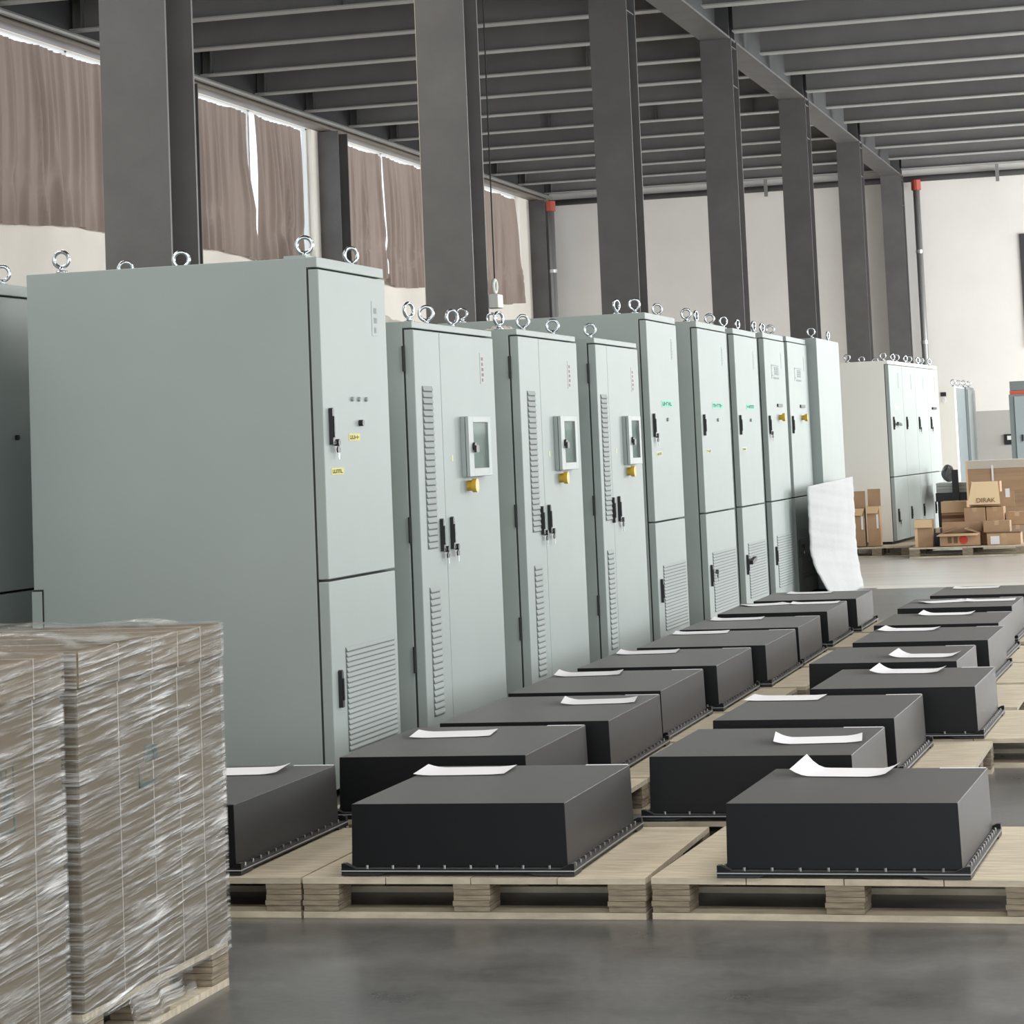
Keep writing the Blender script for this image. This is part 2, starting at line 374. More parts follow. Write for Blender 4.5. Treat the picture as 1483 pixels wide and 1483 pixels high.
# pipes on the far wall and hangers
p = tag(obj('wall_pipe', MB().cyl((-11.5, 45.98, 5.93), (7.8, 45.98, 5.93), 0.055, 12), m=mat('dark_pipe', (0.10, 0.10, 0.10), 0.5), smooth=True), 'long dark pipe running horizontally under the roof along the far wall', 'pipe')
for i, (x, l) in enumerate(((-10.35, 'first from the left corner'), (-7.45, 'between the fourth and fifth columns'), (-3.35, 'in the open bay right of the columns'))):
    h = thing('pipe_hanger', 'short steel hanger holding the far wall pipe, '+l, 'hanger', (x, 45.85, 5.9), group='pipe hangers')
    obj('rod', MB().box(-0.03, 0.03, -0.02, 0.02, -0.12, 0.38), h, galv); obj('clamp', MB().torus((0, 0.13, 0.03), 0.07, 0.015, axis='x'), h, galv)
for x, y, l in ((-11.3, 45.3, 'in the left corner of the far wall'), (-4.78, 45.9, 'beside the farthest column on the far wall')):
    d = thing('downpipe', 'grey downpipe with a red fitting, '+l, 'pipe', (x, y, 0))
    obj('pipe_run', MB().cyl((0, 0, 0), (0, 0, 5.75), 0.06, 12), d, galv, smooth=True)
    obj('red_fitting', MB().cyl((0, 0, 5.72), (0, 0, 5.9), 0.085, 12), d, redp, label='red pipe coupling')
    for z in (1.5, 3.0, 4.6): obj('pipe_clamp', MB().cyl((0, 0, z), (0, 0, z+0.06), 0.07, 12), d, steel)

# ---------------------------------------------------------------- curtains
def curtain(y0, y1, label, zt=5.885, zb=3.98, gap=None, seed=0, flare=0.0):
    rnd = random.Random(seed); n = int((y1-y0)/0.018); ph = [rnd.uniform(0, 6.28) for _ in range(6)]
    t = thing('curtain', label, 'curtain', (-11.70, y0, zb))
    H = zt-zb; W = y1-y0
    fold = []; yy = 0.05
    while yy < W: fold.append((yy, rnd.uniform(0.018, 0.05), rnd.uniform(0.4, 1.0), rnd.uniform(-0.14, 0.14), rnd.uniform(0.1, 0.35))); yy += rnd.uniform(0.10, 0.30)
    def fn(u, v):
        y = u*W; z = v*H
        a = 0.010*math.sin(y*46+ph[0])*(0.3+v) + 0.018*math.sin(y*7+ph[1])
        k = math.exp(-((v-0.25)/0.05)**2)
        for (fy, fw, fa, dr, kn) in fold:
            c = fy+dr*(1-v)**1.5+0.05*k*math.sin(fy*9)
            d = (y-c)/(fw*(1.25-0.5*v))
            if abs(d) < 2.6: a += 0.10*fa*math.exp(-d*d)*(0.55+0.45*(1-v)**0.5)*(1-0.35*k*kn*2)
        hem = (0.05*math.sin(y*1.3+ph[5])+0.006*math.sin(y*9))*(1-v)
        bow = 0.06*math.sin(min(1, (1-v)*1.2)*PI)*math.sin(y*0.9+ph[3])
        return (a*(0.6+0.4*math.sin(min(1, (1-v)*2)*PI/2)), y+bow*(1 if flare == 0 else 0.2)+flare*u**3*(1-min(1, max(0, (v-0.35)/0.3))), z+hem-0.02*abs(math.sin(y*2.2))*v)
    obj('cloth', MB().grid(max(12, n), 26, fn), t, curtain_cloth, smooth=True)
    return t
curtain(17.9, 22.3, 'taupe curtain over the window nearest the camera, out at the left edge', seed=1)
curtain(23.55, 28.0, 'wide taupe curtain left of the nearest column, with deep folds and an uneven hem', seed=2, zb=3.97)
curtain(29.05, 31.0, 'taupe curtain just right of the nearest column, left of the bright slit', seed=3, flare=0.28)
curtain(31.22, 33.0, 'taupe curtain right of the bright slit, above the largest cabinet', seed=4)
curtain(34.85, 36.55, 'brown shaded curtain right of the dark wall post, left of a dotted slit of light', seed=5, flare=0.1)
curtain(36.68, 38.62, 'brown shaded curtain right of the dotted slit, ending left of the second column', seed=6, zb=4.0)
curtain(40.3, 44.15, 'narrow looking brown curtain right of the second column, nearest the far corner', seed=8, zb=4.0)

# pull switch box on column two
sw = thing('pull_switch', 'small white pull switch box with a ring hanging on the second column', 'switch', (-4.975, 18.16, 2.5))
obj('box_body', MB().box(-0.06, 0.04, -0.07, 0.07, -0.05, 0.05), sw, white_pl, bevel=0.006)
obj('ring', MB().torus((0, 0.0, 0.11), 0.045, 0.014, axis='x'), sw, white_pl, smooth=True)
obj('cord', MB().cyl((0, 0, 0.15), (0, 0, 3.3), 0.006, 6), sw, gasket)

# ================================================================ electrical cabinets
def eye_mesh():
    b = MB().torus((0, 0, 0.062), 0.034, 0.009, n=22, k=8, axis='y').cyl((0, 0, 0), (0, 0, 0.012), 0.026, 14).cyl((0, 0, 0.010), (0, 0, 0.032), 0.013, 10, 0.010)
    me = b.mesh('eye_bolt', chrome, True); fixn(me); return me
EYE = eye_mesh()
def swing_handle_mesh():
    prof = [(-0.012, 0), (0.012, 0), (0.014, 0.018), (0.014, 0.10), (0.010, 0.145), (0.0, 0.155), (-0.012, 0.150)]
    me = MB().prism(prof, 'x', 0, 0.018).prism([(-0.006, 0.03), (0.006, 0.03), (0.006, 0.12), (-0.006, 0.12)], 'x', 0.018, 0.023).mesh('handle', blackp); fixn(me); return me
HANDLE = swing_handle_mesh()
KEY = MB().cyl((0.004, 0.05, 0.008), (0.025, 0.05, 0.008), 0.015, 10).prism([(0.034, -0.034), (0.066, -0.034), (0.070, -0.018), (0.058, -0.008), (0.042, -0.008), (0.030, -0.018)], 'x', 0.016, 0.022).box(0.014, 0.018, 0.0, 0.05, 0.002, 0.014).mesh('lock', blackp); fixn(KEY)
KEYB = MB().box(0.019, 0.022, 0.042, 0.052, -0.062, -0.036).mesh('key', chrome); fixn(KEYB)
_slat = {}
def slats(parent, y0, y1, z0, z1, n, x=0.0):
    L = round(y1-y0, 3); p = (z1-z0)/n; k = (L, round(p, 4))
    if k not in _slat:
        me = MB().prism([(0, p*0.30), (0.007, p*0.22), (0.0065, p*0.42), (0.001, p*1.0), (0, p*1.0)], 'y', 0, L).mesh('louvre', coat_vent); fixn(me); _slat[k] = me
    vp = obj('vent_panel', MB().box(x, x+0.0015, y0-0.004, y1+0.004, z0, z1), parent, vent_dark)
    for i in range(n): obj('louvre', _slat[k], parent, loc=(x+0.001, y0, z0+i*p))
def sticker(parent, name, y0, y1, z0, z1, m, x=0.001, strokes=0, ml=None, label=None, vertical=False, seed=1):
    s = obj(name, MB().box(x-0.001, x+0.0006, y0, y1, z0, z1), parent, m, label=label)
    if strokes:
        r = random.Random(seed); q = MB(); W = y1-y0; Hh = z1-z0
        for i in range(strokes):
            if vertical: a = z0+Hh*(0.08+0.84*i/strokes); q.box(x, x+0.0012, y0+W*0.3, y0+W*(0.6+0.2*r.random()), a, a+Hh*0.5/strokes)
            else:
                a = y0+W*(0.08+0.84*i/strokes); ww = W*0.7/strokes; h0 = z0+Hh*0.22; h1 = z1-Hh*0.22
                q.box(x, x+0.0012, a, a+ww*0.22, h0, h1)
                zz = h0+(h1-h0)*r.choice((0, .4, .8)); q.box(x, x+0.0012, a, a+ww, zz, zz+Hh*0.12)
                if r.random() < .6: q.box(x, x+0.0012, a+ww*0.78, a+ww, h0, h1)
        obj('lettering', q, parent, ml or ink)
def lamp_dot(parent, y, z, r=0.010, m=None): obj('indicator_lamp', MB().cyl((0, y, z), (0.010, y, z), r, 10), parent, m or greyink)

def base_cab(name, label, y0, w, depth, H, doortop, group, X=-3.59, rz=0, body=None, z0=0.0):
    t = thing(name, label, 'cabinet', (X, y0, z0), rz, group)
    bm_ = body or coat_grey
    b = MB().box(-depth, -0.054, 0, w, 0.03, H).box(-0.056, -0.006, 0, w, doortop+0.008, H)
    obj('body', b, t, bm_, bevel=0.003)
    obj('plinth', MB().box(-depth+0.02, -0.07, 0.02, w-0.02, 0, 0.03), t, gasket)
    return t
def bolts(t, pts, H):
    for (x, y, r) in pts: obj('eye_bolt', EYE, t, loc=(x, y, H), rot=(0, 0, r))
def door(t, name, y0, y1, z0, z1, m=None):
    d = obj(name, MB().box(-0.046, 0, y0, y1, z0, z1), t, m or coat_grey, bevel=0.004)
    obj('gasket', MB().box(-0.0535, -0.0465, y0+0.002, y1-0.002, z0-0.006, z1+0.006), d, gasket)
    return d
def handle(d, y, z, key=False):
    obj('handle', HANDLE, d, loc=(0, y, z), label='black swing handle')
    if key: obj('lock', KEY, d, loc=(0, y, z)); obj('key', KEYB, d, loc=(0, y, z), label='small metal key')

def tall_cab(label, y0, y1, depth, H=2.3, key=False, lowkey=False, deco=None, **k):
    w = y1-y0; split = 0.90; DT = H-0.052
    t = base_cab('control_cabinet', label, y0, w, depth, H, DT, 'tall split-door cabinets in the row', **k)
    u = door(t, 'upper_door', 0.0, w-0.004, split+0.005, DT)
    l = door(t, 'lower_door', 0.0, w-0.004, 0.04, split-0.005)
    handle(u, 0.08, 1.465, key); handle(l, 0.085, 0.37, False)
    if lowkey:
        obj('lock', KEY, l, loc=(0.01, 0.16, 0.46)); obj('key', KEYB, l, loc=(0.01, 0.16, 0.46))
    slats(l, 0.185, w-0.06, 0.176, 0.61, 20)
    if deco: deco(t, u, l, w)
    return t
def deco_A(t, u, l, w):
    sticker(u, 'vertical_label', 0.70, 0.79, 1.945, 2.10, mat('clear_label', (0.33, 0.37, 0.36), 0.5), strokes=3, ml=greyink, vertical=True)
    for y in (0.38, 0.47, 0.57): lamp_dot(u, y, 1.66)
    obj('rotary_switch', MB().cyl((0, 0.475, 1.556), (0.02, 0.475, 1.556), 0.014, 12), u, blackp)
    sticker(u, 'yellow_sticker', 0.325, 0.475, 1.48, 1.51, yellow, strokes=4)
    sticker(u, 'yellow_sticker', 0.08, 0.24, 1.338, 1.366, yellow, strokes=5, seed=3)
    obj('lifting_lug', MB().box(-0.16, -0.06, 0.02, 0.10, 2.256, 2.268), t, coat_grey)
    # small service plate at the rear bottom of the side
    obj('plate_gasket', MB().box(-1.34, -1.294, -0.004, 0.001, 0.55, 0.898), t, gasket)
    obj('side_plate', MB().box(-1.344, -1.300, -0.012, 0, 0.55, 0.890), t, coat_grey)
def green_deco(seed, keyd=False):
    def f(t, u, l, w):
        sticker(u, 'green_sticker', w*0.38, w*0.76, 1.665, 1.71, greenst, strokes=5, seed=seed)
        sticker(u, 'vertical_marking', w*0.79, w*0.80+0.03, 1.995, 2.14, mat('pale_marking', (0.40, 0.45, 0.44), 0.6), strokes=6, ml=greyink, vertical=True)
        obj('rotary_switch', MB().cyl((0, w*0.54, 1.58), (0.012, w*0.54, 1.58), 0.013, 10), u, greyink)
        sticker(u, 'yellow_sticker', 0.14, 0.32, 1.335, 1.365, mat('faded_yellow', (0.66, 0.67, 0.42), 0.7), strokes=4, seed=seed+1)
    return f
def logo_deco(t, u, l, w):
    # grey square bracket emblem with block character and a small line of lettering under it
    y0, z0 = w*0.30, 1.945
    q = MB().box(0, 0.001, y0, y0+0.42, z0+0.10, z0+0.108).box(0, 0.001, y0, y0+0.03, z0-0.01, z0+0.108).box(0, 0.001, y0, y0+0.10, z0+0.015, z0+0.022)
    for i in range(4): q.box(0, 0.001, y0+0.15, y0+0.36, z0+0.03+i*0.018, z0+0.037+i*0.018)
    for i in range(3): q.box(0, 0.001, y0+0.17+i*0.085, y0+0.19+i*0.085, z0+0.022, z0+0.09)
    obj('emblem', q, u, greyink)
    q = MB()
    for i in range(7): q.box(0, 0.001, y0+0.09+i*0.045, y0+0.12+i*0.045, z0-0.012, z0+0.004)
    obj('lettering', q, u, greyink)
    sticker(u, 'vertical_marking', w*0.79, w*0.79+0.04, 2.03, 2.17, mat('pale_marking', (0.40, 0.45, 0.44), 0.6), strokes=6, ml=greyink, vertical=True)
    obj('display', MB().box(0, 0.012, w*0.50, w*0.72, 1.695, 1.722), u, blackp)
    obj('emergency_button', MB().cyl((0, w*0.57, 1.605), (0.03, w*0.57, 1.605), 0.022, 14).cyl((0.03, w*0.57, 1.605), (0.055, w*0.57, 1.605), 0.034, 16), u, amber, label='amber push button')
cabA = tall_cab('largest grey cabinet, nearest in the row, showing its broad blank side', 10.30, 11.21, 1.34, 2.256, key=True, deco=deco_A)
bolts(cabA, [(-0.10, 0.12, 0.2), (-0.12, 0.80, 0.9), (-0.80, 0.45, 0.3), (-1.20, 0.06, 0.1), (-1.22, 0.8, 0.7)], 2.256)
cabD = tall_cab('tall grey split-door cabinet with green sticker, just beyond the three shorter cabinets', 16.875, 17.87, 1.45, 2.293, key=True, deco=green_deco(2))
bolts(cabD, [(-0.10, 0.12, 0.2), (-0.10, 0.86, 0.6), (-0.22, 0.10, 1.2), (-1.3, 0.1, 0), (-1.3, 0.85, 0)], 2.293)
cabE = tall_cab('tall grey cabinet with green sticker and a key hanging at its lower vent', 18.65, 19.83, 0.9, 2.303, lowkey=True, deco=green_deco(5))
bolts(cabE, [(-0.10, 0.12, 0.2), (-0.10, 0.5, 1.4), (-0.10, 1.05, 0.3), (-0.8, 1.0, 0)], 2.303)
cabF = tall_cab('tall grey cabinet with the palest green sticker, lower handle swung open beside the vent', 20.16, 21.22, 0.9, 2.305, deco=green_deco(9))
bolts(cabF, [(-0.10, 0.12, 0.8), (-0.10, 0.75, 1.3), (-0.8, 0.1, 0), (-0.8, 0.95, 0)], 2.305)
cabG = tall_cab('grey cabinet with grey emblem and amber button, the first of two such', 21.57, 22.645, 0.9, 2.319, key=True, deco=logo_deco)
bolts(cabG, [(-0.10, 0.12, 1.3), (-0.10, 0.55, 1.2), (-0.10, 0.98, 0.2), (-0.8, 0.1, 0)], 2.319)
cabH = tall_cab('grey cabinet with grey emblem and amber button, farther of two, beside the foam sheet', 22.82, 23.96, 0.9, 2.328, lowkey=True, deco=logo_deco)
bolts(cabH, [(-0.8, 0.12, 0.2), (-0.8, 1.0, 0)], 2.328)
# lower lever swung out on cabinet F
fl = [c for c in cabF.children if c.name.startswith('lower_door')][0]
obj('lever', MB().box(0.02, 0.05, 0.14, 0.34, 0.435, 0.465), fl, blackp, rot=(0.12, 0, 0))
# plain cabinet seen from its blank side
cj = thing('plain_cabinet', 'plain pale grey cabinet without doors, last in the row behind the white foam sheet', 'cabinet', (-3.5, 24.0, 0))
obj('body', MB().box(-1.0, 0, 0, 1.49, 0.03, 2.345), cj, coat_grey, bevel=0.004); obj('plinth', MB().box(-0.98, -0.02, 0.02, 1.47, 0, 0.03), cj, gasket)
bolts(cj, [(-0.06, 0.10, 0.1), (-0.06, 1.2, 1.4), (-0.9, 0.1, 0)], 2.345)

# shorter double-door cabinets with long louvre strips
def double_cab(label, y0, y1, depth, H, div, vent, mbox, hk, lab, film_on=False, nkeys=2):
    w = y1-y0; DT = H-0.04
    t = base_cab('control_cabinet', label, y0, w, depth, H, DT, 'shorter double-door cabinets with long louvre strips')
    a = door(t, 'left_door', 0, div-0.002, 0.04, DT); b = door(t, 'right_door', div+0.002, w-0.004, 0.04, DT)
    slats(a, vent[0], vent[1], 0.962, 1.732, 26); slats(a, vent[0], vent[1], 0.185, 0.785, 20)
    handle(a, hk[0], 0.945, nkeys > 1); handle(b, hk[1], 0.948, True)
    for z in (0.4, 1.0, 1.8): obj('hinge', MB().cyl((-0.05, -0.006, z), (-0.05, -0.006, z+0.12), 0.008, 8), a, gasket)
    # meter box standing proud of the right door
    y, yy, z, zz = mbox
    obj('meter_box', MB().box(0, 0.022, y, yy, z, zz), b, coat_grey, bevel=0.002)
    fr = MB(); fx0, fx1 = 0.025, 0.042; fw = 0.085
    fr.box(fx0, fx1, y, y+fw, z, zz).box(fx0, fx1, yy-0.05, yy, z, zz).box(fx0, fx1, y+fw, yy-0.05, z, z+0.04).box(fx0, fx1, y+fw, yy-0.05, zz-0.03, zz)
    obj('meter_box_door', fr, b, mat('light_grey_coat', (0.40, 0.44, 0.43), 0.45), bevel=0.002)
    obj('meter_window', MB().box(0.034, 0.038, y+fw, yy-0.05, z+0.04, zz-0.03), b, box_glass)
    obj('meter_plate', MB().box(0.0225, 0.0245, y+fw-0.02, yy-0.03, z+0.02, zz-0.02), b, mat('meter_plate', (0.13, 0.16, 0.16), 0.5))
    obj('box_latch', MB().cyl((0.042, y+0.075, (z+zz)/2), (0.055, y+0.075, (z+zz)/2), 0.02, 12).box(0.05, 0.062, y+0.06, y+0.11, (z+zz)/2-0.03, (z+zz)/2+0.005), b, blackp)
    kc = y+0.10
    obj('emergency_button', MB().cyl((0, kc, z-0.045), (0.025, kc, z-0.045), 0.026, 14).cyl((0.025, kc, z-0.045), (0.048, kc, z-0.045), 0.034, 16), b, amber, label='amber push button')
    sticker(b, 'vertical_label', lab-0.03, lab+0.05, 1.755, 1.915, mat('label_white', (0.36, 0.38, 0.37), 0.5), strokes=5, ml=mat('label_brown', (0.20, 0.12, 0.12), 0.6), vertical=True)
    sticker(b, 'small_yellow_dot', div+0.13, div+0.16, 1.37, 1.40, mat('faded_yellow', (0.66, 0.67, 0.42), 0.7))
    return t
cB = double_cab('shorter double-door grey cabinet beside the largest cabinet, nearest of three alike', 11.62, 13.02, 0.85, 2.035, 0.42, (0.11, 0.265), (0.73, 1.14, 1.29, 1.588), (0.325, 0.495), 1.16)
bolts(cB, [(-0.08, 0.20, 1.2), (-0.10, 0.55, 0.3), (-0.10, 1.0, 0.9), (-0.70, 0.2, 0.2)], 2.035)
cC = double_cab('shorter double-door grey cabinet, middle one of three alike, with crumpled film on its top corner', 13.53, 14.87, 0.85, 2.066, 0.44, (0.15, 0.31), (0.71, 1.10, 1.29, 1.595), (0.34, 0.50), 1.12)
bolts(cC, [(-0.12, 0.06, 1.1), (-0.10, 0.50, 0.5), (-0.10, 1.18, 0.2)], 2.066)
cT = double_cab('shorter double-door grey cabinet, farthest of three alike, touching the first tall split-door cabinet', 15.36, 16.56, 0.85, 2.076, 0.30, (0.08, 0.24), (0.65, 1.01, 1.295, 1.60), (0.27, 0.43), 1.0, nkeys=1)
bolts(cT, [(-0.10, 0.30, 0.4), (-0.7, 0.2, 0.4)], 2.076)
# dark cabinet at the far left, behind the largest one
c0 = thing('control_cabinet', 'dark shaded grey cabinet at the left edge, behind the largest cabinet', 'cabinet', (-5.2, 9.5, 0))
obj('body', MB().box(-0.9, -0.054, 0, 1.6, 0.03, 2.25).box(-0.056, -0.006, 0, 1.6, 2.20, 2.25), c0, coat_grey, bevel=0.003)
d0 = door(c0, 'upper_door', 0, 1.596, 0.88, 2.19); d1 = door(c0, 'lower_door', 0, 1.596, 0.04, 0.87)
obj('rotary_switch', MB().cyl((0, 1.22, 1.56), (0.015, 1.22, 1.56), 0.012, 10), d0, blackp)
bolts(c0, [(-0.10, 1.32, 0.5), (-0.8, 1.2, 0.2)], 2.25)

# crumpled clear film left on top of the short cabinets
def crumple(name, label, cx, cy, cz, sx, sy, h, seed):
    r = random.Random(seed); P = [(r.uniform(0, 6), r.uniform(5, 14), r.uniform(5, 14)) for _ in range(5)]
    def fn(u, v):
        a, b = u*2-1, v*2-1
        e = max(0, 1-a*a)*max(0, 1-b*b)
        q = sum(math.sin(p[0]+p[1]*a+p[2]*b) for p in P)/5
        return (cx+a*sx, cy+b*sy, cz+0.004+h*(e**0.5)*(0.55+0.45*q) if e > 0 else cz+0.002)
    return tag(obj(name, MB().grid(26, 30, fn), m=haze_film, smooth=True), label, 'film')
crumple('crumpled_film', 'crumpled clear plastic film lying on top of the nearest short cabinet', -4.05, 12.3, 2.036, 0.17, 0.50, 0.13, 3)
crumple('crumpled_film', 'small scrap of clear film on the top corner of the middle short cabinet', -3.76, 13.82, 2.067, 0.07, 0.13, 0.045, 5)

# ================================================================ pallets
def block_mesh(w, d, h, name='block'):
    q = MB(); n = 5; r = random.Random(int(w*1000))
    for i in range(n):
        a = r.uniform(-0.002, 0.002); b = r.uniform(-0.002, 0.002)
        q.box(a, w+b, a, d-b, 0.02+i*(h-0.0)/n+0.0006, 0.02+(i+1)*h/n-0.0006)
    me = q.mesh(name, plyedge); fixn(me); return me
BLK = block_mesh(0.115, 0.12, 0.083)
def pallet(label, x0, y0, w=1.08, d=1.03, rz=0, boards=4, grp='plywood pallets in two rows'):
    t = thing('pallet', label, 'pallet', (x0, y0, 0), rz, grp)
    bw = (w-0.003*(boards-1))/boards
    for i in range(boards):
        r = random.Random(hash((round(x0*100), round(y0*100), i)) & 0xffff)
        obj('deck_board', MB().box(i*(bw+0.003), i*(bw+0.003)+bw, 0, d, 0.103, 0.122+r.uniform(-0.002, 0)), t, ply)
    for i in range(3):
        x = (0, (w-0.115)/2, w-0.115)[i]
        for y in (0.0, (d-0.12)/2, d-0.12): obj('block', BLK, t, loc=(x, y+0.002, 0))
    for y in (0.0, (d-0.12)/2, d-0.12): obj('bottom_board', MB().box(0, w, y, y+0.12, 0, 0.019), t, ply)
    return t
row = ['front', 'second', 'third', 'fourth', 'fifth', 'sixth', 'seventh', 'eighth', 'ninth']
pallet('pallet under the black enclosure at the left, partly behind the wrapped stack', -3.885, 7.68)
pallet('pallet in the front row, middle, under the big black enclosure beside the wrapped stack', -2.797, 7.68)
pallet('pallet in the front row, at the right edge, under the nearest right-hand black enclosure', -1.70, 7.69, 1.16, rz=-0.035)
LB = [(-3.10, 8.94, 9.89), (-3.05, 10.03, 11.06), (-3.09, 11.22, 12.26), (-3.07, 12.44, 13.48), (-3.03, 13.62, 14.72), (-3.05, 14.87, 15.80), (-3.07, 16.17, 17.15), (-3.05, 17.38, 18.30)]
RB = [(-1.945, 8.86, 9.70), (-1.935, 9.99, 10.90), (-1.735, 11.18, 12.10), (-1.93, 12.44, 13.35), (-1.885, 13.66, 14.62), (-1.925, 14.86, 15.78), (-1.955, 16.27, 17.15), (-1.88, 17.48, 18.45)]
for i, (x, a, b) in enumerate(LB): pallet('pallet of the left row, %s from the front, under a black enclosure' % row[i+1], x-0.13, a-0.03, 1.03, min(1.13, b-a+0.12), boards=3)
for i, (x, a, b) in enumerate(RB): pallet('pallet of the right row, %s from the front, under a black enclosure' % row[i+1], x-0.05, a-0.03, 1.02 if i not in (2,) else 1.1, min(1.13, b-a+0.2), boards=3)

db = darkbox.node_tree.nodes['Principled BSDF']
db.inputs['Sheen Weight'].default_value = 0.13; db.inputs['Sheen Roughness'].default_value = 0.45; db.inputs['Sheen Tint'].default_value = (0.95, 0.9, 0.85, 1)
# ================================================================ black enclosures
_enc = {}
def enclosure(label, x0, y0, y1, w=0.69, rz=0.0):
    d = round(y1-y0, 2); t = thing('black_enclosure', label, 'enclosure', (x0, y0, 0.1235), rz, 'flat black enclosures lying on the pallets')
    k = (d, w)
    if k not in _enc:
        e = 0.030
        cover = MB().box(-0.004, w+0.004, -0.004, d+0.004, 0.022, 0.213, top=(0.004,)*4).mesh('cover', darkbox)
        base = MB().box(-e, w+e, -e, d+e, 0.008, 0.020).mesh('base_plate', darkbox)
        strip = MB().box(-e-0.001, w+e+0.001, -e-0.001, d+e+0.001, 0.0125, 0.0160).mesh('gasket_strip', mat('grey_gasket', (0.35, 0.36, 0.38), 0.5))
        q = MB(); n = 8
        for i in range(n):
            x = 0.05+(w-0.1)*i/(n-1)
            for y in (-0.017, d+0.017): q.cyl((x, y, 0.02), (x, y, 0.030), 0.0045, 6)
        n = 14
        for i in range(n):
            y = 0.04+(d-0.08)*i/(n-1)
            for x in (-0.017, w+0.017): q.cyl((x, y, 0.02), (x, y, 0.030), 0.0045, 6)
        bo = q.mesh('bolts', steel)
        foot = MB().prism([(-0.06, 0), (0.055, 0), (0.085, 0.008), (-0.06, 0.008)], 'y', -0.05, 0.05).mesh('foot', blackp)
        ear = MB().prism([(-0.0, 0.02), (0.045, 0.02), (0.012, 0.036), (-0.0, 0.036)], 'y', -0.012, 0.012).mesh('corner_bracket', darkbox)
        tape = MB().box(w-0.15, w-0.004, d-0.016, d-0.002, 0.2131, 0.2145).mesh('edge_label', paper)
        for q in (cover, base, strip, bo, foot, ear, tape): fixn(q)
        _enc[k] = (cover, base, strip, bo, foot, ear, tape)
    cover, base, strip, bo, foot, ear, tape = _enc[k]
    obj('cover', cover, t, bevel=0.002); obj('base_plate', base, t); obj('gasket_strip', strip, t)
    obj('bolts', bo, t, kind='stuff')
    e = 0.03
    for (x, y, r) in ((0.03, 0.02, 0), (w-0.03, 0.02, PI), (0.03, d-0.02, 0), (w-0.03, d-0.02, PI)): obj('foot', foot, t, loc=(x, y, 0), rot=(0, 0, r))
    for (x, y, r) in ((-e, -e+0.014, 0), (w+e, -e+0.014, PI), (-e, d+e-0.014, 0), (w+e, d+e-0.014, PI)): obj('corner_bracket', ear, t, loc=(x, y, 0), rot=(0, 0, r))
    obj('edge_label', tape, t, label='white strip at the back right edge')
    return t
enclosure('flat black enclosure at the far left, half hidden by the wrapped stack', -3.73, 7.74, 8.72)
enclosure('largest looking flat black enclosure, front of the left row', -2.648, 7.735, 8.66, w=0.68)
enclosure('large flat black enclosure at the front right corner, front of the right row', -1.465, 7.70, 8.50, rz=-0.025, w=0.685)
for i, (x, a, b) in enumerate(LB): enclosure('flat black enclosure of the left row, %s from the front' % row[i+1], x, a, b, rz=0.01)
for i, (x, a, b) in enumerate(RB): enclosure('flat black enclosure of the right row, %s from the front' % row[i+1], x, a, b, w=0.70, rz=-0.012)
# papers on the lids
def sheet(label, x, y, rz, curl, w=0.31, d=0.21, z=0.3380):
    t = MB()
    def fn(u, v):
        a, b = (u-0.5)*w, (v-0.5)*d
        h = 0.0012+curl*0.035*max(0, abs(u-0.5)-0.28)**2*12*(0.6+0.6*v)*(1 if u < 0.5 else 0.45)
        return (a, b, h)
    t.grid(16, 6, fn); n = len(t.v)
    t.grid(16, 6, lambda u, v: (lambda p: (p[0], p[1], p[2]-0.0006))(fn(u, v)))
    o = obj('paper_sheet', t, m=paper, loc=(x, y, z), rot=(0, 0, rz), smooth=True)
    return tag(o, label, 'paper', 'inspection sheets lying on the black enclosures')
PS = [('front left enclosure beside the wrapped stack, mostly hidden', -3.33, 8.55, .1, 1.2), ('large black enclosure at the front of the left row', -2.5, 8.50, .05, .5),
 ('second enclosure of the left row', -2.87, 9.62, .12, .4), ('third enclosure of the left row', -2.57, 10.78, .15, .7), ('fourth enclosure of the left row', -2.93, 12.1, .12, .7), ('fifth enclosure of the left row', -2.90, 13.3, .1, .5),
 ('sixth enclosure of the left row', -2.87, 14.6, .1, .3), ('seventh enclosure of the left row', -2.85, 15.66, .06, .4), ('eighth enclosure of the left row, the left one of two', -2.90, 16.98, .5, .3), ('eighth enclosure of the left row, the right one of two', -2.58, 17.02, .05, .3),
 ('ninth enclosure of the left row', -2.78, 18.15, 0, .3), ('front right enclosure, its left end curled up', -1.2, 8.38, -.12, 1.8), ('second enclosure of the right row', -1.42, 9.28, .12, .9), ('third enclosure of the right row', -1.78, 10.80, -.05, .3),
 ('fourth enclosure of the right row, curled left end', -1.40, 11.93, -.1, 1.2), ('fifth enclosure of the right row', -1.41, 12.75, -.12, 1.2), ('sixth enclosure of the right row', -1.68, 14.48, -.1, .7), ('seventh enclosure of the right row', -1.59, 15.66, -.05, .8),
 ('eighth enclosure of the right row, the left one of two', -1.72, 16.82, .45, .4), ('eighth enclosure of the right row, the right one of two', -1.43, 16.85, .03, .3), ('ninth enclosure of the right row', -1.64, 18.25, 0, .3)]
for l, x, y, r, c in PS: sheet('white paper sheet on the '+l, x, y, r, c)

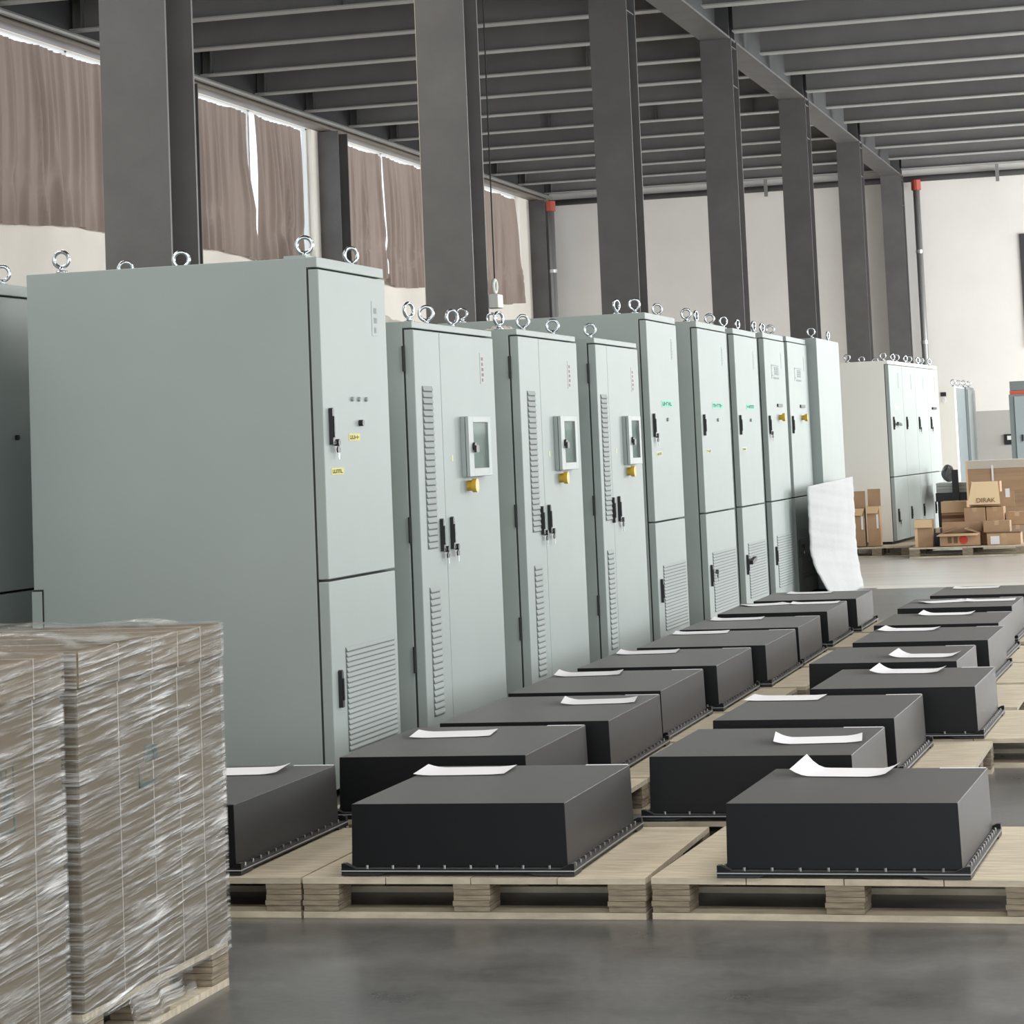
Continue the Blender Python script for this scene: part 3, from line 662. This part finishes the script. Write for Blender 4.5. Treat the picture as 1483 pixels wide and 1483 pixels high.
# ================================================================ wrapped carton stacks
def wrapped(label, x1, y0, y1, depth, zt, seed, straps, marks):
    w = y1-y0
    t = thing('wrapped_carton_stack', label, 'carton stack', (x1, y0, 0), group='film-wrapped carton stacks on pallets')
    obj('carton', MB().box(-depth, -0.005, 0.005, w-0.005, 0.122, zt-0.09), t, cartonw, bevel=0.006)
    obj('lid', MB().box(-depth-0.01, 0, 0, w, zt-0.093, zt-0.003), t, mat('lid_carton', (0.175, 0.14, 0.094), 0.75, var=0.1, vscale=3), bevel=0.008)
    for y in straps: obj('strap', MB().box(-0.006, -0.004, y, y+0.004, 0.122, zt-0.094).box(-0.001, 0.001, y, y+0.004, zt-0.094, zt-0.003).box(-depth, 0.001, y, y+0.004, zt-0.003, zt), t, mat('strap_plastic', (0.36, 0.33, 0.28), 0.5))
    # pallet carrying it
    for i in range(4): obj('deck_board', MB().box(-depth, -0.01, i*w/4+0.002, (i+1)*w/4-0.002, 0.103, 0.121), t, ply)
    for x in (-depth, -depth/2, -0.125):
        for y in (0, (w-0.12)/2, w-0.12): obj('block', BLK, t, loc=(x, y, 0))
        obj('bottom_board', MB().box(x, x+0.115, 0, w, 0, 0.019), t, ply)
    if marks:
        q = MB()
        for (ya, yb, za, zb) in marks: q.box(-0.0055, -0.004, ya, yb, za, zb)
        obj('printed_mark', q, t, ink)
    # stretch film shell with real wrinkles
    r = random.Random(seed)
    rid = [(r.uniform(-0.3, 1.4), r.uniform(0.0, 0.14) if r.random() < .8 else r.uniform(-0.15, 0.3), r.uniform(0.004, 0.010), r.uniform(0.002, 0.006), r.uniform(0, w), r.uniform(0.15, 0.5)) for _ in range(110)]
    def wr(a, z):
        h = 0
        for (z0, sl, wd, amp, ac, al) in rid:
            dd = (z-z0-sl*a)/wd
            if abs(dd) < 3: h += amp*math.exp(-dd*dd)*math.exp(-((a-ac)/al)**2)
        e = min(1, max(0.12, min(a, w-a)*9)) if 0 <= a <= w else 0.3
        return (h+0.003*math.sin(z*60+a*9))*e
    def side(u, v): a = u*w; z = 0.095+v*(zt-0.095); return (-0.002+max(0, wr(a, z))+(0 if z < zt-0.09 else 0.006), a, z)
    fs = MB().grid(90, 150, side)
    def frnt(u, v): a = u*depth; z = 0.095+v*(zt-0.095); return (-depth+a, -0.003-0.15*wr(a+0.3, z), z)
    fs2 = MB().grid(60, 90, frnt)
    def back(u, v): a = u*depth; z = 0.095+v*(zt-0.095); return (-depth+a, w+0.003+0.15*wr(a+0.7, z), z)
    fs3 = MB().grid(60, 90, back)
    def topf(u, v):
        a = -depth+u*depth; y = v*w; e = min(1, min(u, 1-u)*8)*min(1, min(v, 1-v)*8)
        return (a, y, zt+0.004+e*(0.008+0.012*abs(math.sin(a*9+y*4)*math.sin(y*13+a*3))+0.5*wr(y, 0.6+a*0.4)))
    o = obj('stretch_film', fs, t, film, smooth=True, label='clear stretch film full of slanting wrinkles')
    o2 = obj('stretch_film', fs2, t, film, smooth=True); o4 = obj('stretch_film', fs3, t, film, smooth=True); o3 = obj('stretch_film', MB().grid(60, 60, topf), t, film_top, smooth=True)
    # loose film gathered at the pallet edge
    def loose(u, v): a = w*(0.22+0.45*u); return (0.01+0.010*math.sin(a*40)+0.02*(1-v), a, 0.02+0.05*math.sin(u*3)*u+0.09*v)
    obj('loose_film', MB().grid(60, 8, loose), t, film, smooth=True, label='gathered tail of film at the pallet')
wrapped('wrapped carton stack further from the camera, beside the left black enclosure', -2.65, 5.76, 6.70, 1.15, 0.972, 3, (0.24, 0.45, 0.62, 0.78), [(0.36, 0.46, 0.60, 0.612), (0.40, 0.48, 0.66, 0.70), (0.36, 0.365, 0.60, 0.66)])
wrapped('wrapped carton stack closest to the camera at the lower left', -2.65, 4.70, 5.68, 1.15, 0.975, 11, (0.28, 0.82), [(0.63, 0.72, 0.60, 0.607), (0.63, 0.635, 0.60, 0.75), (0.715, 0.72, 0.60, 0.75), (0.67, 0.70, 0.63, 0.69), (0.655, 0.66, 0.70, 0.74), (0.68, 0.685, 0.70, 0.74)])

# ================================================================ white foam sheet
def foam_fn(off):
    def fn(u, v):
        y = 22.5+2.2*u; z = 1.0*v+0.04*u*v
        x = -3.43+0.10*u
        b = max(0, (0.45-z)/0.45); x += 0.20*b**1.6*(1-0.75*u)
        x += 0.0022*math.sin(v*38+u*6)+0.003*math.sin(u*11)+0.0015*math.sin(v*90+u*15)
        return (x+off, y, z)
    return fn
fm = MB().grid(30, 50, foam_fn(0)).grid(30, 50, foam_fn(0.012))
N1 = 31*51
for j in range(50):
    for i in (0, 30):
        a = i*51+j; fm.f.append((a, a+1, a+1+N1, a+N1))
for i in range(30):
    for j in (0, 50):
        a = i*51+j; fm.f.append((a, a+51, a+51+N1, a+N1))
tag(obj('foam_sheet', fm, m=foam, smooth=True), 'white foam sheet leaning curved against the last cabinets of the row', 'packing sheet')

# ================================================================ far cabinets
Kd = math.atan2(0.2, 3.8)
whitecab = coat_cream
names = ['cream-sided cabinet on a pallet beyond the row, leftmost of four joined', 'narrow grey cabinet door, second of the four joined cabinets beyond the row', 'third of the four joined cabinets beyond the row, key in its lock', 'rightmost of the four joined cabinets beyond the row, with a small black display']
for i in range(4):
    y = 31.2+0.95*i; x = -3.7+0.05*i
    t = base_cab('control_cabinet', names[i], y, 0.945, 0.60, 2.19, 2.14, 'four joined far cabinets', X=x, rz=-Kd, body=whitecab, z0=0.123)
    u = door(t, 'upper_door', 0, 0.94, 0.80, 2.14); l = door(t, 'lower_door', 0, 0.94, 0.04, 0.79)
    handle(u, 0.15, 1.36, i > 1); handle(l, 0.15, 0.26, i == 0)
    if i == 0: obj('lever', MB().box(0.02, 0.04, 0.17, 0.42, 1.44, 1.47), u, blackp, rot=(-0.08, 0, 0))
    if i in (0, 2): sticker(u, 'pale_sticker', 0.3, 0.6, 1.60, 1.64, mat('pale_green', (0.5, 0.62, 0.56), 0.7))
    if i == 3: obj('display', MB().box(0, 0.02, 0.3, 0.6, 1.61, 1.64), u, blackp)
    sticker(u, 'vertical_marking', 0.62, 0.66, 1.86, 2.05, greyink)
    bolts(t, [(-0.08, 0.12, 0.3), (-0.08, 0.8, 1.0), (-0.52, 0.15, 0.3)], 2.19)
pallet('pallet under the four joined far cabinets', -4.3, 31.15, 0.85, 3.95, grp='pallets at the far end')
pallet('pallet carrying the two upright open cartons', -4.28, 30.6, 0.80, 0.5, grp='pallets at the far end')
pallet('pallet carrying the heap of cardboard boxes', -3.44, 30.05, 1.32, 1.5, grp='pallets at the far end')
# cabinets further back
m1 = thing('control_cabinet', 'cream cabinet with a small dark display, behind the four joined cabinets', 'cabinet', (-3.55, 38.0, 0))
obj('body', MB().box(-0.7, 0, 0, 1.35, 0, 2.09), m1, coat_cream, bevel=0.004)
obj('door_panel', MB().box(-0.68, -0.02, -0.02, 0, 0.80, 2.07), m1, coat_cream, bevel=0.003); obj('door_panel', MB().box(-0.68, -0.02, -0.02, 0, 0.08, 0.78), m1, coat_cream, bevel=0.003)
obj('side_panel', MB().box(0, 0.006, 0.02, 1.33, 0.08, 2.07), m1, coat_blue)
obj('display', MB().box(-0.22, -0.14, -0.03, -0.02, 1.95, 2.01), m1, blackp); obj('indicator_lamp', MB().cyl((-0.18, -0.03, 1.90), (-0.18, -0.02, 1.90), 0.03, 10), m1, paper)
bolts(m1, [(-0.55, 0.1, 0), (-0.05, 0.2, 0.3), (-0.05, 1.0, 0.3)], 2.09)
m2 = thing('control_cabinet', 'blue-grey cabinet at the end of the hall, right of the small cream cabinet', 'cabinet', (-3.53, 39.45, 0))
obj('body', MB().box(-0.7, 0, 0, 1.3, 0, 2.10), m2, coat_blue, bevel=0.004); obj('door_panel', MB().box(0, 0.02, 0.03, 1.27, 0.08, 2.06), m2, mat('blue_grey_light', (0.20, 0.23, 0.235), 0.5), bevel=0.003)
bolts(m2, [(-0.05, 0.2, 0.3), (-0.05, 1.0, 0.3)], 2.10)
m3 = thing('steel_locker', 'blue-grey steel locker at the right edge in front of the far wall', 'cabinet', (-2.95, 40.0, 0))
obj('body', MB().box(0, 1.1, 0.02, 0.6, 0, 1.96), m3, coat_blue, bevel=0.004)
obj('door_panel', MB().box(0.08, 0.56, 0, 0.02, 0.08, 1.93), m3, mat('locker_front', (0.28, 0.32, 0.34), 0.5), bevel=0.003); obj('door_panel', MB().box(0.57, 1.08, 0, 0.02, 0.08, 1.93), m3, mat('locker_front', (0.28, 0.32, 0.34), 0.5), bevel=0.003)
obj('handle', MB().box(0.16, 0.19, -0.02, 0, 1.25, 1.35), m3, blackp)
b3 = thing('storage_box', 'dark grey box with a red band on top of the blue-grey locker', 'box', (-2.93, 40.05, 1.96))
obj('box_body', MB().box(0, 0.8, 0, 0.5, 0.06, 0.20), b3, mat('dark_box', (0.15, 0.17, 0.18), 0.5), bevel=0.004); obj('red_band', MB().box(-0.004, 0.804, -0.004, 0.504, 0, 0.058), b3, redp, label='dull red band')
ws = thing('wall_switch', 'small grey and black switch on the far wall beside the blue-grey locker', 'switch', (-3.42, YF-0.05, 1.27))
obj('back_box', MB().box(-0.09, 0.09, 0, 0.038, -0.09, 0.09), ws, blackp, bevel=0.004); obj('button', MB().box(-0.04, 0.04, -0.02, 0, -0.01, 0.06), ws, white_pl)

# ================================================================ far cartons
def carton(label, x0, y0, z0, w, d, h, m=None, flaps=None, extra=None, rz=0, name='cardboard_box', front=None, grp='cardboard boxes on the far pallet'):
    m = m or cardboard
    t = thing(name, label, 'box', (x0, y0, z0), rz, grp)
    if flaps == 'open':
        q = MB().box(0, w, 0, 0.006, 0, h).box(0, w, d-0.006, d, 0, h).box(0, 0.006, 0.006, d-0.006, 0, h).box(w-0.006, w, 0.006, d-0.006, 0, h).box(0, w, 0, d, 0, 0.006)
        obj('walls', q, t, m)
    else:
        obj('walls', MB().box(0, w, 0, d, 0, h-0.001), t, m, bevel=0.003)
        obj('tape', MB().box(w/2-0.025, w/2+0.025, -0.001, d+0.001, h-0.05, h+0.0005), t, mat('brown_tape', (0.50, 0.35, 0.20), 0.25))
    if extra: extra(t, w, d, h)
    return t
def flap(t, pts, m=None):
    q = MB().poly(pts); a = [Vector(p) for p in pts]; n = (a[1]-a[0]).cross(a[2]-a[0]).normalized()*0.005
    q.poly([tuple(p+n) for p in reversed(a)])
    k = len(pts)
    for i in range(k): q.f.append((i, (i+1) % k, 2*k-1-((i+1) % k), 2*k-1-i))
    obj('flap', q, t, m or cardlight)
def ex_pair(t, w, d, h):
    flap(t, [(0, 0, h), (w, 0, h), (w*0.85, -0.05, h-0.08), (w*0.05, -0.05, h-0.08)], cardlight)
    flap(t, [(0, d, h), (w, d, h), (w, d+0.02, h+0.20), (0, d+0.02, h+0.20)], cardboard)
    obj('white_tape', MB().box(w*0.72, w*0.88, -0.004, 0, h*0.45, h*0.80), t, paper)
carton('upright open carton on the far pallet beside the foam sheet, left of two', -4.17, 30.72, 0.122, 0.15, 0.16, 0.45, flaps='open', extra=ex_pair, grp='upright cartons by the foam sheet')
carton('upright open carton on the far pallet, right of two, leaning on the cream cabinet', -3.99, 30.72, 0.122, 0.15, 0.16, 0.47, flaps='open', extra=ex_pair, grp='upright cartons by the foam sheet')
def ex_c1(t, w, d, h):
    obj('end_panel', MB().box(-0.003, 0.03, -0.003, 0, 0, h*0.8), t, cardlight)
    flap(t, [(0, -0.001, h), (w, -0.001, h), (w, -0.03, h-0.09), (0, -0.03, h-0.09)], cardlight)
carton('upright box at the left front corner of the far heap', -3.38, 30.2, 0.122, 0.20, 0.25, 0.31, extra=ex_c1)
carton('dark navy box between the upright box and the open box of the heap', -3.175, 30.38, 0.122, 0.08, 0.25, 0.20, m=navy)
def ex_c2(t, w, d, h):
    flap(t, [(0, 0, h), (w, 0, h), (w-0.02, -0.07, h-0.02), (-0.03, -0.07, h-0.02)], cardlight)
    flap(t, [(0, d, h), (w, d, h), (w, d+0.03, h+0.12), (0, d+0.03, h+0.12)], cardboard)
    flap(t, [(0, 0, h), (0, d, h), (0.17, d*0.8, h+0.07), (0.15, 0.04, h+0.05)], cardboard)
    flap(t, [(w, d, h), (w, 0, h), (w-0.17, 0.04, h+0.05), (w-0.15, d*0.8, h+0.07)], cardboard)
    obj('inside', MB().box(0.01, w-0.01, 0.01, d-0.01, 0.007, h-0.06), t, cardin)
    obj('red_mark', MB().cyl((w*0.60, -0.003, h*0.5), (w*0.60, 0.002, h*0.5), 0.05, 18), t, redink, label='round red print')
    for k in (0.20, 0.35): obj('printed_mark', MB().box(w*k, w*(k+0.10), -0.002, 0.001, h*0.25, h*0.75), t, brandink)
carton('open box with a round red print and gaping flaps, front of the far heap', -3.09, 30.10, 0.122, 0.45, 0.32, 0.145, flaps='open', extra=ex_c2)
def ex_c3(t, w, d, h):
    obj('white_label', MB().box(0.04, 0.14, -0.002, 0.001, 0.01, 0.10), t, paper)
    obj('dark_gap', MB().box(0.0, w, 0.0, d*0.9, h-0.001, h+0.012), t, cardin)
carton('flat box with a square white label at the right front of the far heap', -2.56, 30.15, 0.122, 0.38, 0.32, 0.13, extra=ex_c3)
carton('box resting on the flat labelled box', -2.60, 30.22, 0.264, 0.30, 0.26, 0.13)
carton('tall brown box behind the open one, middle of the far heap', -2.84, 30.55, 0.122, 0.24, 0.3, 0.42)
def ex_c6(t, w, d, h):
    flap(t, [(0, 0, h), (w, 0, h), (w, -0.02, h-0.13), (0, -0.02, h-0.13)], cardlight)
    obj('dark_slot', MB().box(0.0, w, -0.004, 0.001, 0.29, 0.33), t, cardin)
carton('glossy taped box at the back left of the far heap', -3.14, 30.95, 0.122, 0.30, 0.3, 0.49, extra=ex_c6)
carton('box under the tilted open carton, right of the tall brown one', -2.59, 30.60, 0.122, 0.20, 0.3, 0.42)
def ex_c8(t, w, d, h):
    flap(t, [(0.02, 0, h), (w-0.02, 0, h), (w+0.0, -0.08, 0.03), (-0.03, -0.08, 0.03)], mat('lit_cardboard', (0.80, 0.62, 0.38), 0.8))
    me = text_mesh('DIRAK', 0.075, brandink, 'lettering')
    o = obj('lettering', me, t, loc=(w*0.52, -0.082, 0.075), rot=(PI/2-0.25, 0, 0))
    obj('white_label', MB().box(w+0.06, w+0.11, -0.004, 0.0, 0.10, 0.20), t, paper)
    obj('side_wing', MB().box(w, w+0.16, 0, 0.01, 0.0, 0.17), t, cardboard)
carton('tilted open carton with lettering on its pale hanging flap, top of the far heap', -2.76, 30.62, 0.546, 0.34, 0.3, 0.29, flaps='open', extra=ex_c8)
carton('squat box at the right end of the far heap, half out of frame', -2.384, 30.7, 0.122, 0.27, 0.3, 0.20, m=mat('grey_cardboard', (0.34, 0.28, 0.22), 0.8))
carton('upper squat box at the right end of the far heap', -2.36, 30.72, 0.323, 0.22, 0.26, 0.15)
# large crate behind
cr = thing('large_carton', 'large brown corrugated crate with a pale wooden top rail and white strap behind the heap', 'crate', (-2.95, 32.4, 0))
obj('walls', MB().box(0, 1.3, 0, 0.9, 0.12, 0.96), cr, mat('crate_cardboard', (0.38, 0.25, 0.15), 0.8, var=0.2, vscale=3, stretch=(0.3, 1, 8)), bevel=0.004)
obj('top_rail', MB().box(-0.01, 1.31, -0.01, 0.91, 0.96, 1.06), cr, mat('weathered_rail', (0.50, 0.46, 0.40), 0.7), bevel=0.004)
obj('strap', MB().box(0.30, 0.325, -0.014, -0.010, 0.12, 1.0), cr, paper)
obj('corner_post', MB().box(-0.012, 0.01, -0.012, 0.01, 0.12, 1.06), cr, cardlight)
obj('skid', MB().box(0.02, 1.28, 0.02, 0.12, 0, 0.12).box(0.02, 1.28, 0.78, 0.88, 0, 0.12), cr, ply)
# cart with foam stack
ct = thing('work_cart', 'low black cart carrying white foam boards beside the four joined cabinets', 'cart', (-3.45, 33.4, 0))
obj('cart_deck', MB().box(0, 0.46, 0, 0.8, 0.55, 0.66), ct, blackp, bevel=0.004)
for x in (0.02, 0.40):
    for y in (0.02, 0.74): obj('leg', MB().box(x, x+0.04, y, y+0.04, 0, 0.55), ct, blackp)
obj('upright', MB().box(0.22, 0.30, -0.04, 0.0, 0.55, 0.95), ct, blackp)
for i in range(3): tag(obj('foam_board', MB().box(-3.44, -3.0-0.01*i, 33.42, 34.1, 0.661+0.042*i, 0.70+0.042*i), m=foam), 'white foam board on the black cart, %s of three' % ('bottom', 'middle', 'top')[i], 'board', 'foam boards on the cart')
def bagf(u, v):
    a, b = u*2*PI, v*PI; r = 1+0.12*math.sin(3*a+b*2)+0.08*math.sin(7*a)
    return (-3.30+0.09*r*math.sin(b)*math.cos(a), 33.75+0.16*r*math.sin(b)*math.sin(a), 0.79+0.095*r*(1-math.cos(b)))
tag(obj('plastic_bag', MB().grid(24, 14, bagf), m=mat('grey_bag', (0.10, 0.10, 0.10), 0.3), smooth=True), 'dark glossy bag lying on the white foam boards', 'bag')
